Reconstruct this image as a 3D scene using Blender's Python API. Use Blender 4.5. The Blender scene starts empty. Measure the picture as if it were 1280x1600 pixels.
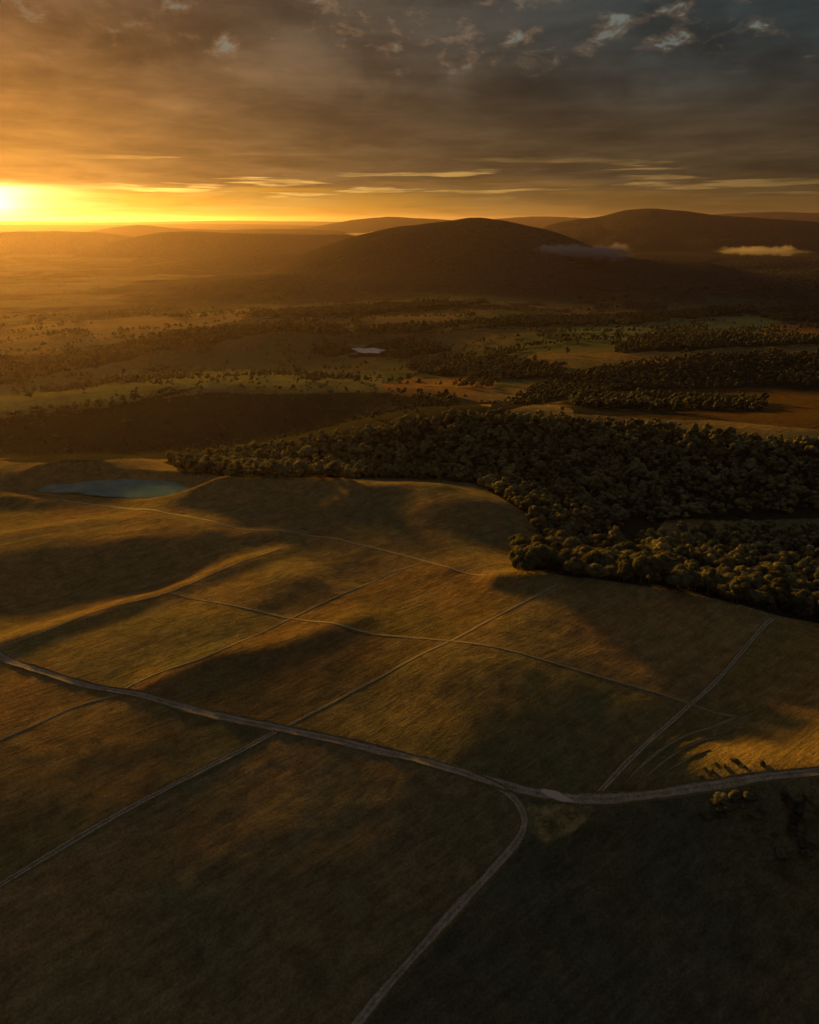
import bpy, bmesh, math, random
import numpy as np
R = math.radians
C = bpy.context.scene.collection
rng = np.random.default_rng(7)
random.seed(7)

# ---------------------------------------------------------------- camera, light, sky, exposure
F = 1100.0                      # focal length in pixels of the 1280x1600 photograph
PITCH = math.atan2(457.0, F)    # looking down
CAMZ = 160.0                    # metres above the near paddocks (drone)
cam_d = bpy.data.cameras.new('camera')
cam = bpy.data.objects.new('camera', cam_d); C.objects.link(cam)
cam_d.sensor_fit = 'HORIZONTAL'; cam_d.sensor_width = 36.0
cam_d.lens = 36.0 * F / 1280.0
cam_d.clip_start = 1.0; cam_d.clip_end = 250000.0
cam.location = (0, 0, CAMZ); cam.rotation_euler = (math.pi/2 - PITCH, 0, 0)
sc = bpy.context.scene
sc.camera = cam
sc.view_settings.view_transform = 'Standard'; sc.view_settings.look = 'None'
sc.view_settings.gamma = 1.0; sc.view_settings.use_curve_mapping = False
sc.view_settings.exposure = 0.3
try:
    sc.cycles.use_denoising = True
    sc.cycles.denoiser = 'OPENIMAGEDENOISE'
except Exception: pass
sc.cycles.volume_bounces = 0
sc.cycles.max_bounces = 5; sc.cycles.diffuse_bounces = 2; sc.cycles.transparent_max_bounces = 8
sc.cycles.sample_clamp_indirect = 3.0

SUN_AZ, SUN_EL = R(-31), R(6.2)
GLOW_AZ, GLOW_EL = R(-28.0), R(0.9)
def dirvec(az, el): return (math.sin(az)*math.cos(el), math.cos(az)*math.cos(el), math.sin(el))
sun_d = bpy.data.lights.new('sun', 'SUN'); sun = bpy.data.objects.new('sun', sun_d); C.objects.link(sun)
sun_d.energy = 5.0; sun_d.angle = R(6.0); sun_d.color = (1.0, 0.50, 0.05)
sx, sy, sz = dirvec(SUN_AZ, SUN_EL)
from mathutils import Vector
sun.rotation_euler = Vector((sx, sy, sz)).to_track_quat('Z', 'Y').to_euler()
sun.location = (-300, 500, 400)

class NT:
    """small helper for building node trees"""
    def __init__(s, tree): s.t = tree; s.n = tree.nodes; s.l = tree.links
    def new(s, typ, **kw):
        n = s.n.new(typ)
        for k, v in kw.items(): setattr(n, k, v)
        return n
    def put(s, sock, v):
        if hasattr(v, 'is_output') or isinstance(v, bpy.types.NodeSocket): s.l.new(v, sock)
        else: sock.default_value = v
    def m(s, op, a, b=None, c=None, clamp=False):
        n = s.new('ShaderNodeMath', operation=op); n.use_clamp = clamp
        s.put(n.inputs[0], a)
        if b is not None: s.put(n.inputs[1], b)
        if c is not None: s.put(n.inputs[2], c)
        return n.outputs[0]
    def vm(s, op, a, b=None, scale=None):
        n = s.new('ShaderNodeVectorMath', operation=op)
        s.put(n.inputs[0], a)
        if b is not None: s.put(n.inputs[1], b)
        if scale is not None: s.put(n.inputs['Scale'], scale)
        return n.outputs['Value'] if op in ('DOT_PRODUCT', 'LENGTH') else n.outputs['Vector']
    def comb(s, x, y, z):
        n = s.new('ShaderNodeCombineXYZ')
        for i, v in enumerate((x, y, z)): s.put(n.inputs[i], v)
        return n.outputs[0]
    def noise(s, vec, scale, detail=4, rough=0.5, dist=0.0, dim='3D'):
        n = s.new('ShaderNodeTexNoise', noise_dimensions=dim)
        s.put(n.inputs['Vector'], vec); n.inputs['Scale'].default_value = scale
        n.inputs['Detail'].default_value = detail; n.inputs['Roughness'].default_value = rough
        n.inputs['Distortion'].default_value = dist
        return n.outputs['Fac']
    def smooth(s, v, a, b, lo=0.0, hi=1.0):
        n = s.new('ShaderNodeMapRange', interpolation_type='SMOOTHSTEP')
        s.put(n.inputs['Value'], v)
        n.inputs['From Min'].default_value = a; n.inputs['From Max'].default_value = b
        n.inputs['To Min'].default_value = lo; n.inputs['To Max'].default_value = hi
        return n.outputs['Result']
    def mix(s, fac, a, b, blend='MIX'):
        n = s.new('ShaderNodeMix', data_type='RGBA', blend_type=blend)
        s.put(n.inputs[0], fac)
        for i, v in ((6, a), (7, b)):
            if isinstance(v, tuple) and len(v) == 3: v = (*v, 1)
            s.put(n.inputs[i], v)
        return n.outputs[2]
    def scalecol(s, col, f):
        if isinstance(col, tuple): 
            n = s.new('ShaderNodeRGB'); n.outputs[0].default_value = (*col[:3], 1); col = n.outputs[0]
        return s.vm('SCALE', col, scale=f)

world = bpy.data.worlds.new('World'); sc.world = world; world.use_nodes = True
w = NT(world.node_tree); w.n.clear()
tc = w.new('ShaderNodeTexCoord').outputs['Generated']
d = w.vm('NORMALIZE', tc)
sep = w.new('ShaderNodeSeparateXYZ'); w.l.new(d, sep.inputs[0])
X, Y, Z = sep.outputs
el = w.m('MULTIPLY', w.m('ARCSINE', Z), 57.29578)                    # degrees above the horizon
az = w.m('MULTIPLY', w.m('ARCTAN2', X, Y), 57.29578)
ang = w.m('MULTIPLY', w.m('ARCCOSINE', w.m('MINIMUM', w.vm('DOT_PRODUCT', d, dirvec(GLOW_AZ, GLOW_EL)), 0.99999)), 57.29578)
zc = w.m('ADD', w.m('MAXIMUM', Z, 0.0), 0.055)
flat = w.comb(w.m('DIVIDE', X, zc), w.m('MULTIPLY', w.m('DIVIDE', Y, zc), 0.8), 0.0)
puff = w.comb(w.m('MULTIPLY', az, 0.115), w.m('MULTIPLY', el, 0.23), 5.2)        # overcast deck seen in perspective
n_big = w.noise(flat, 0.55, 5, 0.55, 0.4)
n_mid = w.noise(flat, 1.6, 6, 0.58, 0.3)
strk = w.comb(w.m('MULTIPLY', az, 0.085), w.m('MULTIPLY', el, 1.05), 3.1)
n_str = w.noise(strk, 1.0, 5, 0.55, 0.5)
strk2 = w.comb(w.m('MULTIPLY', az, 0.10), w.m('MULTIPLY', el, 1.9), 8.7)
n_str2 = w.noise(strk2, 1.0, 4, 0.5, 0.3)
def expf(v, k): return w.m('EXPONENT', w.m('MULTIPLY', v, -1.0/k))
# base tone of the cloud deck: grey, a little teal towards the upper right
cool = w.mix(w.smooth(el, 4.0, 14.0), (0.036, 0.027, 0.016), (0.027, 0.029, 0.025))
cool = w.mix(w.m('MULTIPLY', w.smooth(az, -6, 22), w.smooth(el, 5.0, 12.5)), cool, (0.025, 0.036, 0.038))
cool = w.scalecol(cool, w.smooth(az, -10, 32, 1.15, 0.85))
warmth = w.m('ADD', w.m('MULTIPLY', expf(ang, 11.5), 0.235), w.m('MULTIPLY', expf(ang, 3.6), 0.10))
warmcol = w.mix(w.smooth(ang, 2.0, 22.0), (1.0, 0.36, 0.014), (1.0, 0.39, 0.045))
deck = w.vm('ADD', cool, w.scalecol(warmcol, warmth))
# low warm belt of light all round near the horizon
belt = w.m('MULTIPLY', w.m('MULTIPLY', expf(el, 2.6), 0.32), expf(ang, 26.0))
deck = w.vm('ADD', deck, w.scalecol((1.0, 0.52, 0.10), belt))
# light and dark of the deck
shade = w.m('MULTIPLY', w.smooth(n_big, 0.30, 0.70, 0.76, 1.26), w.smooth(n_mid, 0.30, 0.70, 0.82, 1.18))
shade = w.m('MULTIPLY', shade, w.smooth(n_str, 0.3, 0.7, 0.92, 1.10))
deck = w.scalecol(deck, shade)
# clear strip between deck and horizon
edge = w.m('ADD', el, w.m('MULTIPLY', w.m('SUBTRACT', n_str2, 0.5), w.smooth(ang, 8, 30, 0.7, 3.6)))
gap = w.m('MULTIPLY', w.smooth(edge, 2.45, 1.95), 1.0)
gapsoft = w.mix(w.smooth(ang, 10, 34), gap, w.smooth(edge, 3.0, 0.6))
glow = w.m('ADD', w.m('MULTIPLY', expf(ang, 24.0), 0.98), w.m('MULTIPLY', expf(ang, 1.3), 5.0))
glowcol = w.mix(w.smooth(ang, 1.0, 9.0), (1.0, 0.70, 0.18), (1.0, 0.46, 0.045))
glowcol = w.mix(w.m('MULTIPLY', w.smooth(n_str2, 0.42, 0.62), 0.45), glowcol, (1.0, 0.66, 0.16))
glowcol = w.mix(w.smooth(ang, 20, 50), glowcol, (1.0, 0.52, 0.13))
bars = w.smooth(n_str, 0.36, 0.60, 0.72, 1.08)
strip = w.scalecol(glowcol, w.m('MULTIPLY', glow, bars))
sky_c = w.mix(gapsoft, deck, strip)
# thin sunlit tears in the deck just above the strip
tear = w.m('MULTIPLY', w.smooth(n_str2, 0.56, 0.64), w.m('MULTIPLY', w.smooth(el, 1.2, 2.0), w.smooth(el, 4.6, 2.8)))
tear = w.m('MULTIPLY', tear, w.m('MULTIPLY', w.smooth(ang, 4.0, 10.0), w.smooth(n_mid, 0.35, 0.6, 0.5, 1.0)))
sky_c = w.vm('ADD', sky_c, w.scalecol((1.0, 0.56, 0.12), w.m('MULTIPLY', tear, w.m('MULTIPLY', expf(ang, 20.0), 1.5))))
# puffy breaks high up, pale sky and peach edges
high = w.m('MULTIPLY', w.smooth(el, 8.2, 11.5), w.smooth(az, -22, -8, 0.25, 1.0))
n_hole = w.noise(puff, 3.4, 5, 0.58, 0.25)
n_puff = w.noise(w.vm('ADD', puff, (3.3, 7.1, 2.0)), 0.9, 5, 0.55, 0.3)
sky_c = w.scalecol(sky_c, w.m('ADD', 1.0, w.m('MULTIPLY', w.smooth(el, 4.5, 9.0), w.smooth(n_puff, 0.34, 0.66, -0.32, 0.34))))
hole = w.m('MULTIPLY', w.smooth(n_hole, 0.615, 0.70), high)
peach = w.m('MULTIPLY', w.smooth(n_hole, 0.53, 0.64), high)
sky_c = w.vm('ADD', sky_c, w.scalecol((0.060, 0.032, 0.014), w.m('MULTIPLY', peach, w.smooth(az, 30, -2, 0.45, 1.0))))
sky_c = w.mix(w.m('MULTIPLY', hole, 0.85), sky_c, (0.115, 0.13, 0.11))
# overhead and behind: plain overcast that carries the ambient light
over = w.smooth(el, 15.0, 40.0)
OVER = (0.060, 0.064, 0.086)
sky_c = w.mix(over, sky_c, OVER)
bg = w.new('ShaderNodeBackground'); w.l.new(sky_c, bg.inputs[0]); bg.inputs[1].default_value = 1.0
skyt = w.new('ShaderNodeTexSky', sky_type='NISHITA'); skyt.sun_disc = False
skyt.sun_elevation = SUN_EL; skyt.sun_rotation = SUN_AZ; skyt.altitude = 300
bg2 = w.new('ShaderNodeBackground'); w.l.new(skyt.outputs[0], bg2.inputs[0]); bg2.inputs[1].default_value = 0.05
cover = w.m('SUBTRACT', 0.995, w.m('MULTIPLY', hole, 0.15))
mx = w.new('ShaderNodeMixShader'); w.l.new(cover, mx.inputs[0]); w.l.new(bg2.outputs[0], mx.inputs[1]); w.l.new(bg.outputs[0], mx.inputs[2])
wo = w.new('ShaderNodeOutputWorld'); w.l.new(mx.outputs[0], wo.inputs[0])

# ---------------------------------------------------------------- small numeric helpers
cp, sp_ = math.cos(PITCH), math.sin(PITCH)
def unproj(px, py, z):
    """point at height z seen at photo pixel px, py"""
    x = px - 640.0; v = 800.0 - py
    f = F*cp + v*sp_; u = v*cp - F*sp_
    t = (z - CAMZ)/u
    return x*t, f*t
def proj(x, y, z):
    dz = z - CAMZ
    dep = y*cp - dz*sp_; up = y*sp_ + dz*cp
    dep = np.maximum(dep, 1e-3)
    return 640 + F*x/dep, 800 - F*up/dep
def at_dist(px, py, dist):
    """point on the ray through px, py at horizontal distance dist"""
    x = px - 640.0; v = 800.0 - py
    f = F*cp + v*sp_; u = v*cp - F*sp_
    t = dist/math.hypot(x, f)
    return x*t, f*t, CAMZ + u*t
def hash2(ix, iy, s):
    h = (ix.astype(np.int64)*374761393 + iy.astype(np.int64)*668265263 + s*1442695041) & 0xffffffff
    h = ((h ^ (h >> 13))*1274126177) & 0xffffffff
    return ((h ^ (h >> 16)) & 0xffffff)/float(0xffffff)
def vnoise(x, y, s=0):
    ix = np.floor(x); iy = np.floor(y); fx = x-ix; fy = y-iy
    fx = fx*fx*fx*(fx*(fx*6-15)+10); fy = fy*fy*fy*(fy*(fy*6-15)+10)
    a = hash2(ix, iy, s); b = hash2(ix+1, iy, s); c = hash2(ix, iy+1, s); e = hash2(ix+1, iy+1, s)
    return (a*(1-fx)+b*fx)*(1-fy) + (c*(1-fx)+e*fx)*fy - 0.5
def fbm(x, y, o=4, s=0, g=0.5):
    r = 0; a = 1.0
    for i in range(o):
        r = r + a*vnoise(x, y, s+i*17); x = x*2.03+11.7; y = y*2.03-5.3; a *= g
    return r
def sstep(v, a, b):
    t = np.clip((v-a)/(b-a), 0, 1); return t*t*(3-2*t)
def inpoly(px, py, poly):
    r = np.zeros(np.shape(px), bool); n = len(poly)
    for i in range(n):
        x1, y1 = poly[i]; x2, y2 = poly[(i+1) % n]
        if y1 == y2: continue
        c = ((y1 > py) != (y2 > py)) & (px < (x2-x1)*(py-y1)/(y2-y1)+x1)
        r ^= c
    return r

# ---------------------------------------------------------------- terrain height
ctrl = [  # (px, py, z) surveyed from the photograph
 (-200,1600,-12),(0,1600,-13),(640,1600,-16),(1280,1600,-26),(1600,1600,-30),
 (0,1400,-6),(330,1400,-6),(640,1400,-8),(960,1420,-15),(1280,1400,-15),
 (0,1250,-1),(300,1250,-2),(620,1280,-4),(900,1310,-7),(1100,1320,-9),(1280,1300,-2),(1500,1280,-10),
 (-150,1010,2),(0,1025,2),(190,1082,1),(440,1138,0),(640,1184,0),(850,1241,-1),(1080,1231,-1),(1180,1218,4),(1280,1208,8),(1500,1190,12),(1210,1170,4),(1280,1150,6),
 (1130,1150,-1),(1280,1080,0),(1500,1080,4),(1200,1060,-1),
 (300,1040,2),(500,1060,2),(620,1100,1),(700,1060,6),(880,1130,4.5),(1000,1160,2),(1080,1100,2.5),
 (330,980,3),(450,960,1),(540,990,4),(650,940,2),(700,900,4),(780,950,5),(850,1010,5.8),(900,960,6.5),(1000,1010,5.2),(1150,1000,4),(1280,1010,0),
 (560,900,0),(480,900,4),
 (700,885,5),(850,905,7.5),(1040,925,7),(1200,962,4),(1330,1010,-9),
 (900,870,-14),(1050,880,-20),(1200,900,-24),(1350,940,-26),
 (1050,830,-28),(1280,830,-30),(900,820,-18),
 (200,945,-1),(40,998,1),(60,925,-4.5),(250,900,-3.5),(420,870,-2),
 (30,868,4),(200,845,5),(330,830,3),(0,810,-2),(120,795,-2),(260,800,-2),
 (400,828,-2),(500,812,-3),(560,850,1),(640,840,2),(700,860,2),(760,830,-2),(800,870,-2),
 (170,765,-3),(150,742,2),(60,762,0),(290,745,5),(0,742,2),(0,780,-3),
 (430,752,5),(520,755,4),(350,800,1),(480,790,0),(560,778,2),(660,768,5),(760,785,2),
 (200,715,0),(60,712,0),
 (300,728,-18),(450,736,-17),(600,738,-18),(720,742,-17),(840,770,-18),
 (500,700,-8),(600,670,-1),(700,650,5),(820,645,5),(960,650,2),(1130,665,0),(1290,682,0),
 (900,720,-12),(1100,740,-12),(1280,750,-14),(1000,790,-24),(1280,800,-28),
 (100,690,-50),(300,680,-52),(480,665,-50),
 (0,655,-36),(160,640,-33),(330,603,-30),(500,606,-32),(640,614,-36),(760,640,-44),
 (120,610,-74),(0,600,-74),(300,580,-74),
 (1000,640,-36),(1200,640,-34),(900,625,-40),(1280,620,-36),
 (900,600,-52),(1100,608,-50),(1280,612,-50),(950,570,-44),(1100,548,-34),(1280,545,-32),(900,550,-52),
 (700,590,-70),(620,600,-66),
 (0,570,-66),(200,545,-62),(400,517,-58),(520,518,-66),(560,550,-85),(650,545,-84),(480,550,-78),
 (750,505,-66),(900,500,-72),(1000,510,-84),(1150,500,-86),(1280,520,-80),
]
cx = []; 
for px, py, z in ctrl: cx.append((*unproj(px, py, z), z))
cx += [(-400,-300,-8),(0,-300,-14),(400,-300,-25),(-700,200,-6),(-900,600,-10),(700,0,-22),(900,400,-30),(0,-900,-20),(-1500,0,-20),(1500,0,-35),
       (-1200,1000,-80),(1400,900,-60)]
for a_ in range(-180, 181, 12):
    for r_ in (2300, 3200):
        if abs(a_) < 60 or r_ == 3200: cx.append((r_*math.sin(R(a_)), r_*math.cos(R(a_)), -90 if abs(a_) < 75 else -60))
cx = np.array(cx)
def tps_k(r2): return 0.5*r2*np.log(r2+1e-9)
S_ = 1000.0
P_ = cx[:, :2]/S_
K_ = tps_k(((P_[:, None]-P_[None])**2).sum(-1)); n_ = len(P_)
K_[np.arange(n_), np.arange(n_)] += 2e-5
A_ = np.zeros((n_+3, n_+3)); A_[:n_, :n_] = K_; A_[:n_, n_] = 1; A_[:n_, n_+1:] = P_; A_[n_, :n_] = 1; A_[n_+1:, :n_] = P_.T
W_ = np.linalg.solve(A_, np.r_[cx[:, 2], 0, 0, 0])
def tps(x, y):
    x = np.asarray(x, float).ravel()/S_; y = np.asarray(y, float).ravel()/S_
    out = W_[n_] + W_[n_+1]*x + W_[n_+2]*y
    for i in range(n_):
        out += W_[i]*tps_k((x-P_[i, 0])**2 + (y-P_[i, 1])**2)
    return out

# crisp relief on the paddocks: (polyline of (px, py), z guess, height, half width metres)
relief = [
 ([(-80,1040),(0,1006),(60,985),(150,955),(250,925),(340,890),(440,855)], 2, 2.6, 9),
 ([(-60,905),(0,885),(100,868),(200,855),(290,850)], 6, 1.2, 16),
 ([(-60,775),(0,766),(60,757),(120,744),(190,738)], 5, 1.2, 11),
 ([(190,738),(290,742),(340,752)], 5, 2.6, 11),
 ([(240,788),(300,768),(380,752),(450,746),(520,748),(560,757)], 5, 2.9, 14),
 ([(440,816),(500,792),(560,775),(640,757),(690,757)], 4, 3.0, 13),
 ([(840,1268),(890,1268),(950,1262)], 0, 0.9, 4),
 ([(400,832),(450,838),(520,842)], 0, 1.6, 9),
 ([(240,1060),(330,1025),(420,1010),(500,985),(560,965)], 4, 1.6, 9),
 ([(560,1110),(640,1060),(700,1020),(760,985)], 7, 1.2, 17),
 ([(700,1160),(760,1090),(820,1040),(860,980)], 6, 0.9, 22),
 ([(780,900),(860,904),(960,914),(1060,926),(1160,948)], 8, 3.0, 8),
 ([(-40,845),(60,822),(140,808),(260,806)], 5, 1.2, 9),
 ([(60,735),(110,727),(150,728)], 2, 3.0, 8),
 ([(-40,760),(20,765),(60,772)], 4, 1.5, 7),
 ([(1150,1180),(1210,1120),(1280,1060),(1350,1020)], 5, 1.0, 14),
]
rel = []
for pl, zg, h, wd in relief:
    rel.append((np.array([unproj(a, b, zg) for a, b in pl]), h, wd))
def seg_dist(x, y, pl):
    best = np.full(x.shape, 1e12)
    for i in range(len(pl)-1):
        ax, ay = pl[i]; bx, by = pl[i+1]; dx, dy = bx-ax, by-ay
        t = np.clip(((x-ax)*dx+(y-ay)*dy)/(dx*dx+dy*dy), 0, 1)
        best = np.minimum(best, (x-ax-t*dx)**2+(y-ay-t*dy)**2)
    return np.sqrt(best)

# far hills: crest distance, near width, far width, silhouette (px, py)
hills = [
 (2750, 320, 500, [(-300,520),(-100,505),(60,482),(150,465),(250,453),(340,443),(430,432),(520,432),(640,425),(760,424),(900,424),(1010,424),(1100,428),(1200,434),(1300,440),(1600,448)]),
 (3500, 650, 700, [(380,452),(430,425),(460,405),(500,388),(560,368),(610,357),(660,350),(700,345),(742,340),(790,346),(850,357),(890,369),(930,386),(965,398),(1010,406),(1100,412)]),
 (4400, 380, 600, [(100,440),(160,424),(250,412),(340,404),(430,398),(500,396)]),
 (4600, 600, 700, [(900,412),(1000,400),(1100,400),(1200,402),(1290,404),(1500,410)]),
 (5800, 520, 900, [(60,420),(110,402),(150,386),(190,374),(240,365),(290,361),(350,363),(420,364),(500,365),(560,368),(620,380)]),
 (6800, 600, 900, [(-400,365),(-200,362),(0,363),(80,361),(150,363),(220,372)]),
 (9500, 900, 1500, [(120,364),(170,356),(215,351),(260,355),(330,359),(420,358),(520,360)]),
 (8600, 1500, 1600, [(830,366),(860,352),(900,343),(940,338),(980,328),(1020,325),(1060,328),(1110,334),(1180,340),(1280,347),(1450,356)]),
 (13000, 1500, 2500, [(480,356),(520,349),(560,342),(600,339),(650,341),(700,344),(760,350)]),
 (20000, 2500, 6000, [(740,346),(790,341),(850,338),(920,341),(1000,343),(1080,338),(1150,333),(1210,331),(1280,333),(1500,338)]),
 (17000, 2500, 5000, [(-400,352),(0,351),(200,352),(300,350),(420,351),(520,353),(600,351)]),
 (27000, 3500, 9000, [(-900,347),(-300,346),(0,346),(200,347),(350,345),(480,346),(700,347),(1300,345),(2200,346)]),
]
BASE = -90.0
LAG = (*unproj(180, 764, -3.0), -3.0)
POND = (*unproj(572, 549, -84.0), -84.0)
H_ = []
for D, wn, wf, pts in hills:
    azs = []; zs = []
    for px, py in pts:
        x, y, z = at_dist(px, py, D); azs.append(math.atan2(x, y)); zs.append(z-BASE)
    H_.append((D, wn, wf, np.array(azs), np.array(zs)))
def cubic(a, xs, ys):
    n = len(xs); m = np.gradient(ys, xs)
    i = np.clip(np.searchsorted(xs, a)-1, 0, n-2)
    h = xs[i+1]-xs[i]; t = np.clip((a-xs[i])/h, 0, 1)
    t2 = t*t; t3 = t2*t
    v = (2*t3-3*t2+1)*ys[i] + (t3-2*t2+t)*h*m[i] + (-2*t3+3*t2)*ys[i+1] + (t3-t2)*h*m[i+1]
    return v
def height(x, y):
    x = np.asarray(x, float); y = np.asarray(y, float); shp = x.shape
    x = x.ravel(); y = y.ravel()
    r = np.hypot(x, y); a = np.arctan2(x, y)
    near = r < 3300
    z = np.full(x.shape, BASE)
    zt = tps(x[near], y[near])
    k = sstep(r[near], 1900, 3100)
    z[near] = zt*(1-k) + BASE*k
    nn = r < 900; xn = x[nn]; yn = y[nn]; add = np.zeros(xn.shape)
    for pl, h, wd in rel:
        dd = seg_dist(xn, yn, pl)
        add += h*np.exp(-(dd/wd)**2)
    add += 1.5*fbm(xn/75, yn/75, 2, 5) + 0.42*fbm(xn/19+3, yn/19, 3, 9)
    z[nn] += add*1.0
    mid = (r >= 600)
    amp = sstep(r[mid], 600, 1100)
    z[mid] += amp*(7*fbm(x[mid]/210, y[mid]/210, 4, 21) + sstep(r[mid], 2000, 4000)*14*fbm(x[mid]/900, y[mid]/900, 4, 31))
    pd = np.hypot(x-POND[0], y-POND[1]); pk = 1-sstep(pd, 60, 130)
    z = z*(1-pk) + (POND[2]+0.6-3.2*(1-sstep(pd, 20, 62)))*pk
    ld = np.hypot((x-LAG[0])/54, (y-LAG[1])/20); lk = 1-sstep(ld, 1.0, 1.45)
    z = z*(1-lk) + (LAG[2]+0.15-1.6*(1-sstep(ld, 0.4, 1.05)))*lk
    # hills
    hh = np.zeros(x.shape)
    for D, wn, wf, azs, zs in H_:
        m = (r > D-3.2*wn) & (r < D+3.2*wf)
        am = a[m] ; rm = r[m]
        zc_ = cubic(np.clip(am, azs[0], azs[-1]), azs, zs)
        span = 0.05
        zc_ = zc_*sstep(am, azs[0]-span*1.5, azs[0])*(1-sstep(am, azs[-1], azs[-1]+span*1.5))
        wob = 1 + 0.28*fbm(x[m]/700, y[m]/700, 3, 41)
        q = np.where(rm < D, (D-rm)/wn, (rm-D)/wf)/wob
        v = zc_*np.exp(-0.5*(q*1.25)**2)
        v += sstep(v, 20, 120)*(1-np.exp(-q*q))*(46*fbm(x[m]/420, y[m]/420, 5, 51)-16*np.abs(fbm(x[m]/260, y[m]/260, 3, 57)))
        hh[m] = np.maximum(hh[m], v)
    z += hh
    return z.reshape(shp)
def h1(x, y): return float(height(np.array([x]), np.array([y]))[0])

ZN = None
def cast_many(pts, zg=0.0, zmin=-110):
    """ground points seen at the given photo pixels"""
    p = np.array(pts, float); x = p[:, 0]-640; v = 800-p[:, 1]
    f = F*cp + v*sp_; u = v*cp - F*sp_
    u = np.minimum(u, -1e-3)
    t0 = (60-CAMZ)/u; t1 = (-110-CAMZ)/u
    hit = t1.copy(); done = np.zeros(len(p), bool); prev = t0.copy()
    N = 260
    for k in range(1, N+1):
        t = t0 + (t1-t0)*k/N
        below = (CAMZ + u*t) < height(x*t, f*t)
        new = below & ~done
        if new.any():
            lo = prev[new]; hi = t[new]; xx = x[new]; ff = f[new]; uu = u[new]
            for _ in range(14):
                mid = (lo+hi)/2; b = (CAMZ+uu*mid) < height(xx*mid, ff*mid)
                hi = np.where(b, mid, hi); lo = np.where(b, lo, mid)
            hit[new] = hi; done |= new
        prev = t
    return np.c_[x*hit, f*hit]

# ---------------------------------------------------------------- object helpers
def tag(o, label=None, cat=None, group=None, kind=None):
    if label: o['label'] = label
    if cat: o['category'] = cat
    if group: o['group'] = group
    if kind: o['kind'] = kind
    return o
def link_mesh(name, me, mat, parent=None):
    o = bpy.data.objects.new(name, me); C.objects.link(o)
    if mat: me.materials.append(mat)
    if parent: o.parent = parent
    return o
def np_mesh(name, verts, faces, nper, smooth=True):
    me = bpy.data.meshes.new(name)
    verts = np.asarray(verts, np.float32); faces = np.asarray(faces, np.int32)
    me.vertices.add(len(verts)); me.vertices.foreach_set('co', verts.ravel())
    me.loops.add(faces.size); me.loops.foreach_set('vertex_index', faces.ravel())
    me.polygons.add(len(faces)); me.polygons.foreach_set('loop_start', np.arange(0, faces.size, nper, dtype=np.int32))
    me.polygons.foreach_set('loop_total', np.full(len(faces), nper, np.int32))
    me.update(calc_edges=True)
    me.polygons.foreach_set('use_smooth', np.full(len(faces), smooth))
    return me
def new_mat(name):
    m = bpy.data.materials.new(name); m.use_nodes = True
    t = NT(m.node_tree); t.n.clear()
    out = t.new('ShaderNodeOutputMaterial'); p = t.new('ShaderNodeBsdfPrincipled')
    t.l.new(p.outputs[0], out.inputs[0])
    p.inputs['Roughness'].default_value = 0.95
    p.inputs['Specular IOR Level'].default_value = 0.1
    return m, t, p, out

# ---------------------------------------------------------------- materials
# grass and country: colours come from the land-cover attribute, grain from noise
m_ground, t, p, out = new_mat('grassland')
p.inputs['Specular IOR Level'].default_value = 0.0; p.inputs['Roughness'].default_value = 1.0
att = t.new('ShaderNodeAttribute'); att.attribute_name = 'cover'
canopy = t.new('ShaderNodeAttribute'); canopy.attribute_name = 'canopy'
pos = t.new('ShaderNodeNewGeometry').outputs['Position']
rot = t.new('ShaderNodeMapping'); t.l.new(pos, rot.inputs[0]); rot.vector_type = 'TEXTURE'; rot.inputs['Rotation'].default_value = (0, 0, R(38)); rot.inputs['Scale'].default_value = (5.0, 1.0, 1.0)
mow = t.new('ShaderNodeMapping'); t.l.new(pos, mow.inputs[0]); mow.vector_type = 'TEXTURE'; mow.inputs['Rotation'].default_value = (0, 0, R(36)); mow.inputs['Scale'].default_value = (26.0, 1.3, 1.0)
rows = t.noise(mow.outputs[0], 0.55, 4, 0.62, 0.3)
fib = t.noise(rot.outputs[0], 0.85, 6, 0.68, 0.4)
fine = t.noise(pos, 1.4, 5, 0.7)
tuss = t.noise(pos, 0.16, 5, 0.6, 0.6)
blot = t.noise(pos, 0.022, 5, 0.58, 0.8)
col = t.mix(t.smooth(blot, 0.36, 0.66), (0.92, 0.97, 0.84), (1.12, 0.99, 0.84))
col = t.mix(1.0, att.outputs['Color'], col, 'MULTIPLY')
v = t.m('MULTIPLY', t.smooth(fib, 0.25, 0.75, 0.80, 1.18), t.smooth(tuss, 0.3, 0.7, 0.80, 1.20))
v = t.m('MULTIPLY', v, t.smooth(fine, 0.32, 0.68, 0.74, 1.26))
v = t.m('MULTIPLY', v, t.smooth(rows, 0.32, 0.68, 0.87, 1.12))
col = t.scalecol(col, v)
t.l.new(col, p.inputs['Base Color'])
bmp = t.new('ShaderNodeBump'); bmp.inputs['Strength'].default_value = 0.95
hgt = t.m('ADD', t.m('ADD', t.m('MULTIPLY', rows, 0.55), t.m('MULTIPLY', fib, 0.55)), t.m('ADD', t.m('MULTIPLY', tuss, 1.1), t.m('MULTIPLY', fine, 0.42)))
vor = t.new('ShaderNodeTexVoronoi'); t.l.new(pos, vor.inputs['Vector']); vor.inputs['Scale'].default_value = 0.05
crown = t.m('MULTIPLY', t.m('SUBTRACT', 1.0, vor.outputs['Distance']), 11.0)
hgt = t.m('ADD', hgt, t.m('MULTIPLY', crown, canopy.outputs['Fac']))
t.l.new(hgt, bmp.inputs['Height']); bmp.inputs['Distance'].default_value = 1.0
t.l.new(bmp.outputs[0], p.inputs['Normal'])

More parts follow.
